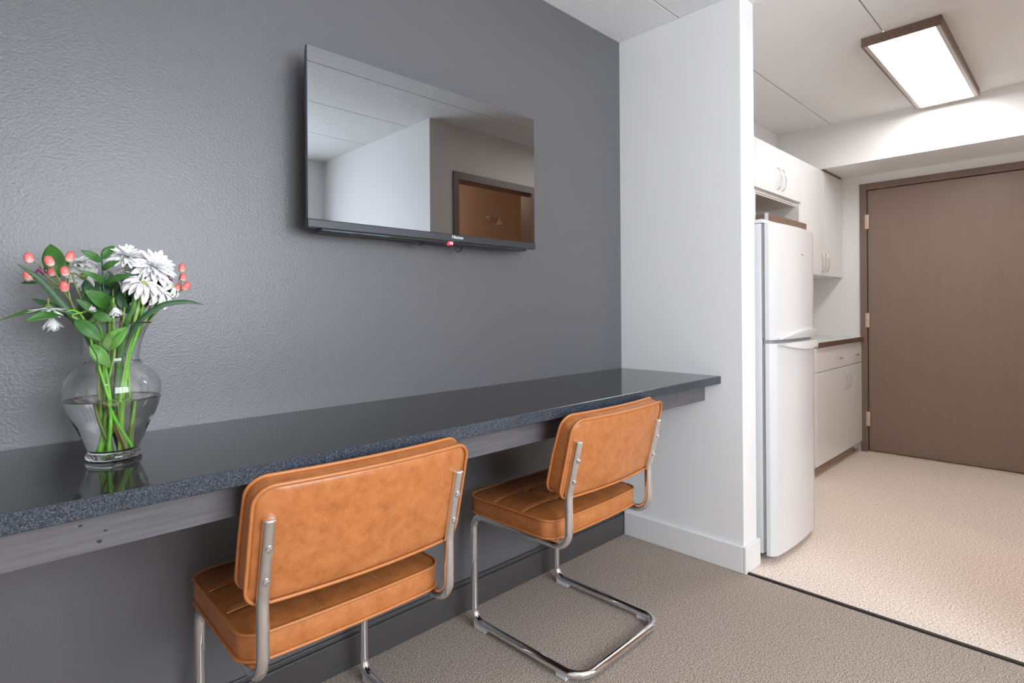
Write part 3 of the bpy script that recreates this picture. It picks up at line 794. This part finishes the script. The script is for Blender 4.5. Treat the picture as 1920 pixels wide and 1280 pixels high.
leafy('leafy stem with dark leaves behind the white flowers on the right', [V3(.2, -.225, VZ + .019), V3(.213, -.225, VZ + .1), V3(.222, -.222, VZ + .2), V3(.232, -.21, 1.10), V3(.24, -.20, 1.14)], .0026, [17, 18, 19], ['leaf_dark', 'leaf_dark', 'leaf_dark'], M['stem_brown'])
rnd = random.Random(21); n0 = len(LEAVES)
for k in range(10):
    b_ = (rnd.uniform(.175, .262), rnd.uniform(-.245, -.20), rnd.uniform(1.10, 1.165)); a = rnd.uniform(-1.0, 1.0); Lq = rnd.uniform(.035, .055)
    LEAVES.append((b_, (b_[0] + Lq * math.sin(a), b_[1] + rnd.uniform(-.015, .015), b_[2] + Lq * math.cos(a)), rnd.uniform(.014, .026), 0))
leafy('bushy dark leafy stem at the back of the bouquet', [V3(.226, -.232, VZ + .019), V3(.216, -.232, VZ + .1), V3(.212, -.228, VZ + .2), V3(.216, -.22, 1.10), V3(.218, -.215, 1.165)], .0036, list(range(n0, n0 + 10)), ['leaf_dark', 'leaf', 'leaf_dark', 'leaf_dark', 'leaf'] * 2, M['stem_dull'])
# long grass blades
GL = ['long dark green grass blade rising steeply to the upper left out of the vase', 'long grass blade arching far out to the left edge over the wall',
 'long narrow grass blade arching to the right beyond the white flowers', 'upright grass blade on the right of the bouquet', 'short upright grass blade just above the vase rim on the right']
for (pts, w), lab in zip(BLADES, GL):
    f = Vector(pts[0]); a = math.atan2(f.y - VY, f.x - VX); rr = math.hypot(f.x - VX, f.y - VY)
    root = [Vector((VX - .018 * math.cos(a), VY - .018 * math.sin(a), VZ + .02)), Vector((VX + .024 * math.cos(a), VY + .024 * math.sin(a), VZ + .195))]
    P = bez(root + [Vector(p) for p in pts], 9); bm = BM(); n = len(P); rows = []
    for i, p in enumerate(P):
        T_ = (P[min(i + 1, n - 1)] - P[max(i - 1, 0)]).normalized(); s = T_.cross(Vector((-.2, -1, .25))).normalized(); nr = s.cross(T_)
        q = i / (n - 1); ww = w / 2 * min(1, .45 + q * 1.6) * (1 - max(0, (q - .72) / .28) ** 1.6 * .94)
        if p.z < 1.07: ww = min(ww, .0045)
        rows.append([bm.verts.new(p + s * ww * t + nr * abs(t) * ww * .3) for t in (-1, 0, 1)])
    for A, C in zip(rows, rows[1:]):
        for j in range(2): bm.faces.new((A[j], A[j + 1], C[j + 1], C[j]))
    o = obj('grass_blade', bm, M['leaf_dark'] if 'dark' in lab or 'narrow' in lab else M['leaf'], None, smooth=True); thicken(o); tag(o, lab, 'foliage', 'grass blades in the vase')
# berry sprigs
def berry_mesh():
    bm = BM(); lathe(bm, smoothprof([(0, -.0098), (.0045, -.0088), (.0072, -.003), (.0068, .004), (.0038, .0092), (0, .0108)], 4), 16); return bm
bproto = None
def sprig(label, fork, mid, berries, side):
    global bproto
    t = thing('berry_sprig', label, 'berries', (0, 0, 0), group='coral berry sprigs in the vase')
    P = [V3(VX - side * .012, VY + .01, VZ + .019), V3(VX, VY, VZ + .1), V3(VX + side * .022, VY, VZ + .2), V3(*mid), V3(*fork)]
    bm = BM(); taper_tube(bm, bez(P, 8), .0026, .0014); F = V3(*fork)
    for b_ in berries:
        b_ = V3(*b_); d = (b_ - F); e = b_ - d.normalized() * .008
        taper_tube(bm, bez([F, F + d * .5 + V3(0, .003, -.004), e], 5), .0013, .0009, 6)
    obj('stem', bm, M['stem_dull'], t, smooth=True)
    for i, b_ in enumerate(berries):
        rnd = random.Random(i + (3 if side > 0 else 0)); b_ = V3(*b_); d = (b_ - F).normalized() * .6 + V3(rnd.uniform(-.3, .3), -.15, .8)
        q = V3(0, 0, 1).rotation_difference(d)
        if bproto is None: bproto = o = obj('berry', berry_mesh(), M['berry'], t, smooth=True)
        else: o = bproto.copy(); COL.objects.link(o); o.parent = t
        o.location = b_; o.rotation_mode = 'QUATERNION'; o.rotation_quaternion = q
        s = rnd.uniform(.85, 1.08); o.scale = (s, s, s)
        bm = BM()
        for k in range(5):
            a = 2 * PI * k / 5; leaf_mesh(bm, (0, 0, -.009), (.008 * math.cos(a), .008 * math.sin(a), -.0085), .004, .05, .1, (0, 0, 1), 5)
        o2 = obj('sepals', bm, M['calyx'], t, smooth=True); o2.location = b_; o2.rotation_mode = 'QUATERNION'; o2.rotation_quaternion = q
    return t
sprig('branching sprig of coral pink berries on the left side of the bouquet', FORK_LEFT[0], FORK_LEFT[1], BERRY_LEFT, -1)
sprig('small sprig of coral pink berries at the right edge of the bouquet', FORK_RIGHT[0], FORK_RIGHT[1], BERRY_RIGHT, 1)
# magenta cluster
t = thing('blossom_cluster', 'tiny magenta blossom cluster among the left coral berries', 'flower')
bm = BM(); taper_tube(bm, bez([V3(.206, -.228, VZ + .02), V3(.2, -.23, VZ + .1), V3(.184, -.225, VZ + .2), V3(.155, -.22, 1.12), V3(PURPLE[0][0], PURPLE[0][1], PURPLE[0][2] - .006)], 8), .0022, .001); obj('stem', bm, M['stem_dull'], t, smooth=True)
bm = BM(); rnd = random.Random(4)
for p in PURPLE:
    for k in range(5):
        c = V3(*p) + V3(rnd.uniform(-.005, .005), rnd.uniform(-.005, .005), rnd.uniform(-.004, .004)); bmesh.ops.create_icosphere(bm, subdivisions=1, radius=rnd.uniform(.0016, .003), matrix=Matrix.Translation(c))
obj('blossoms', bm, M['purple'], t, smooth=True)
# maroon bloom
t = thing('maroon_bloom', 'dark maroon bloom hidden behind the white flowers on the right', 'flower')
rnd = random.Random(9); bm = BM(); petals(bm, .026, [(12, 1, 10), (11, .9, 30), (9, .7, 55)], 10, rnd, .34)
a, b2, nn = basis((.35, -.8, .3)); bmesh.ops.transform(bm, matrix=Matrix.Translation(RED[0]) @ Matrix((a, b2, nn)).transposed().to_4x4(), verts=bm.verts[:]); obj('petals', bm, M['maroon'], t, smooth=True)
bm = BM(); petals(bm, .018, [(10, 1, 20), (9, .8, 45)], 10, rnd, .34)
bmesh.ops.transform(bm, matrix=Matrix.Translation(RED[1]) @ Matrix((a, b2, nn)).transposed().to_4x4(), verts=bm.verts[:]); obj('petals', bm, M['maroon'], t, smooth=True)
bm = BM(); taper_tube(bm, bez([V3(.222, -.242, VZ + .019), V3(.218, -.24, VZ + .1), V3(.236, -.235, VZ + .2), V3(.262, -.23, 1.11), V3(RED[0][0], RED[0][1], RED[0][2] - .004)], 8), .003, .0016)
obj('stem', bm, M['stem_brown'], t, smooth=True)
bm = BM(); rnd = random.Random(11)
for k in range(7):
    b_ = V3(.262 + rnd.uniform(-.02, .03), -.24 + rnd.uniform(-.02, .02), 1.105 + rnd.uniform(0, .035)); leaf_mesh(bm, b_, b_ + V3(rnd.uniform(-.012, .03), rnd.uniform(-.02, .02), rnd.uniform(-.005, .025)), .013, .3, .5, (rnd.uniform(-1, 1), -1, .2), 8)
o = obj('dried_leaves', bm, M['dried'], t, smooth=True); thicken(o)

# ------------------------------------------------------------------ light
world = bpy.data.worlds.new('world'); SC.world = world; world.use_nodes = True
bg = world.node_tree.nodes['Background']; bg.inputs['Color'].default_value = (.87, .93, 1.0, 1); bg.inputs['Strength'].default_value = SKY
pl = bpy.data.lights.new('window_portal', 'AREA'); pl.shape = 'RECTANGLE'; pl.size = WX1 - WX0 - .02; pl.size_y = WZ1 - WZ0 - .02; pl.cycles.is_portal = True
po = bpy.data.objects.new('window_portal', pl); COL.objects.link(po); po.location = ((WX0 + WX1) / 2, YF - .02, (WZ0 + WZ1) / 2); po.rotation_euler = (PI / 2, 0, 0)
bounce_sun = bpy.data.lights.new('bounce_sun', 'SUN'); bounce_sun.energy = SUN; bounce_sun.color = (1, .95, .87); bounce_sun.angle = math.radians(1)
so = bpy.data.objects.new('bounce_sun', bounce_sun); COL.objects.link(so); so.rotation_euler = Vector((-.55, .5, -.55)).to_track_quat('-Z', 'Y').to_euler()  # added sunlight; its floor patch behind the camera bounces up to the ceiling
# added fill lamp, unseen behind the camera, to lift the ceiling
lv = thing('ceiling_light', 'added round fill light on the living area ceiling, unseen behind the camera', 'ceiling light', (-.75, -2.2, H))
bm = BM(); lathe(bm, [(0, 0), (.19, -.001), (.195, -.02), (.18, -.025), (0, -.0251)], 40); obj('base', bm, M['lip'], lv, smooth=True, angle=40)
bm = BM(); lathe(bm, [(.178, -.0255), (.165, -.055), (.12, -.08), (.06, -.092), (0, -.095)], 40)
m = mat('round_fill_glow', (1, 1, 1), .5, Emission_Color=(1, .93, .85, 1), Emission_Strength=ROUND_FILL); obj('shade', bm, m, lv, smooth=True)
# added unseen point light to brighten the bathroom
bl = bpy.data.lights.new('bathroom_fill', 'POINT'); bl.energy = BATH_FILL; bl.color = (1, .78, .58); bl.shadow_soft_size = .08
bo = bpy.data.objects.new('bathroom_fill', bl); COL.objects.link(bo); bo.location = (2.8, -2.65, 2.3)
M['diffuser'].node_tree.nodes['Principled BSDF'].inputs['Emission Strength'].default_value = PANEL

# ------------------------------------------------------------------ camera
cam = bpy.data.cameras.new('camera'); co = bpy.data.objects.new('camera', cam); COL.objects.link(co); SC.camera = co
cam.sensor_fit = 'HORIZONTAL'; cam.sensor_width = 36; cam.lens = 1052.2 / 1920 * 36
cam.shift_x = 0; cam.shift_y = -(640 - 579.8) / 1920
cam.clip_start = .02
yaw = math.radians(45.83); roll = math.radians(-.418)
fwd = Vector((math.cos(yaw), math.sin(yaw), 0)); right = Vector((math.sin(yaw), -math.cos(yaw), 0)); up = Vector((0, 0, 1))
r2 = right * math.cos(roll) + up * math.sin(roll); u2 = -right * math.sin(roll) + up * math.cos(roll)
mw = Matrix((r2, u2, -fwd)).transposed().to_4x4(); mw.translation = Vector((0, -1.628, 1.115)); co.matrix_world = mw

vs = SC.view_settings; vs.view_transform = 'Standard'; vs.look = 'None'; vs.gamma = 1; vs.use_curve_mapping = False; vs.exposure = EXPO
cy = SC.cycles; cy.use_denoising = True; cy.max_bounces = 12; cy.diffuse_bounces = 5; cy.glossy_bounces = 6; cy.transmission_bounces = 12; cy.transparent_max_bounces = 8
cy.sample_clamp_indirect = 6; cy.blur_glossy = 0; cy.caustics_reflective = False
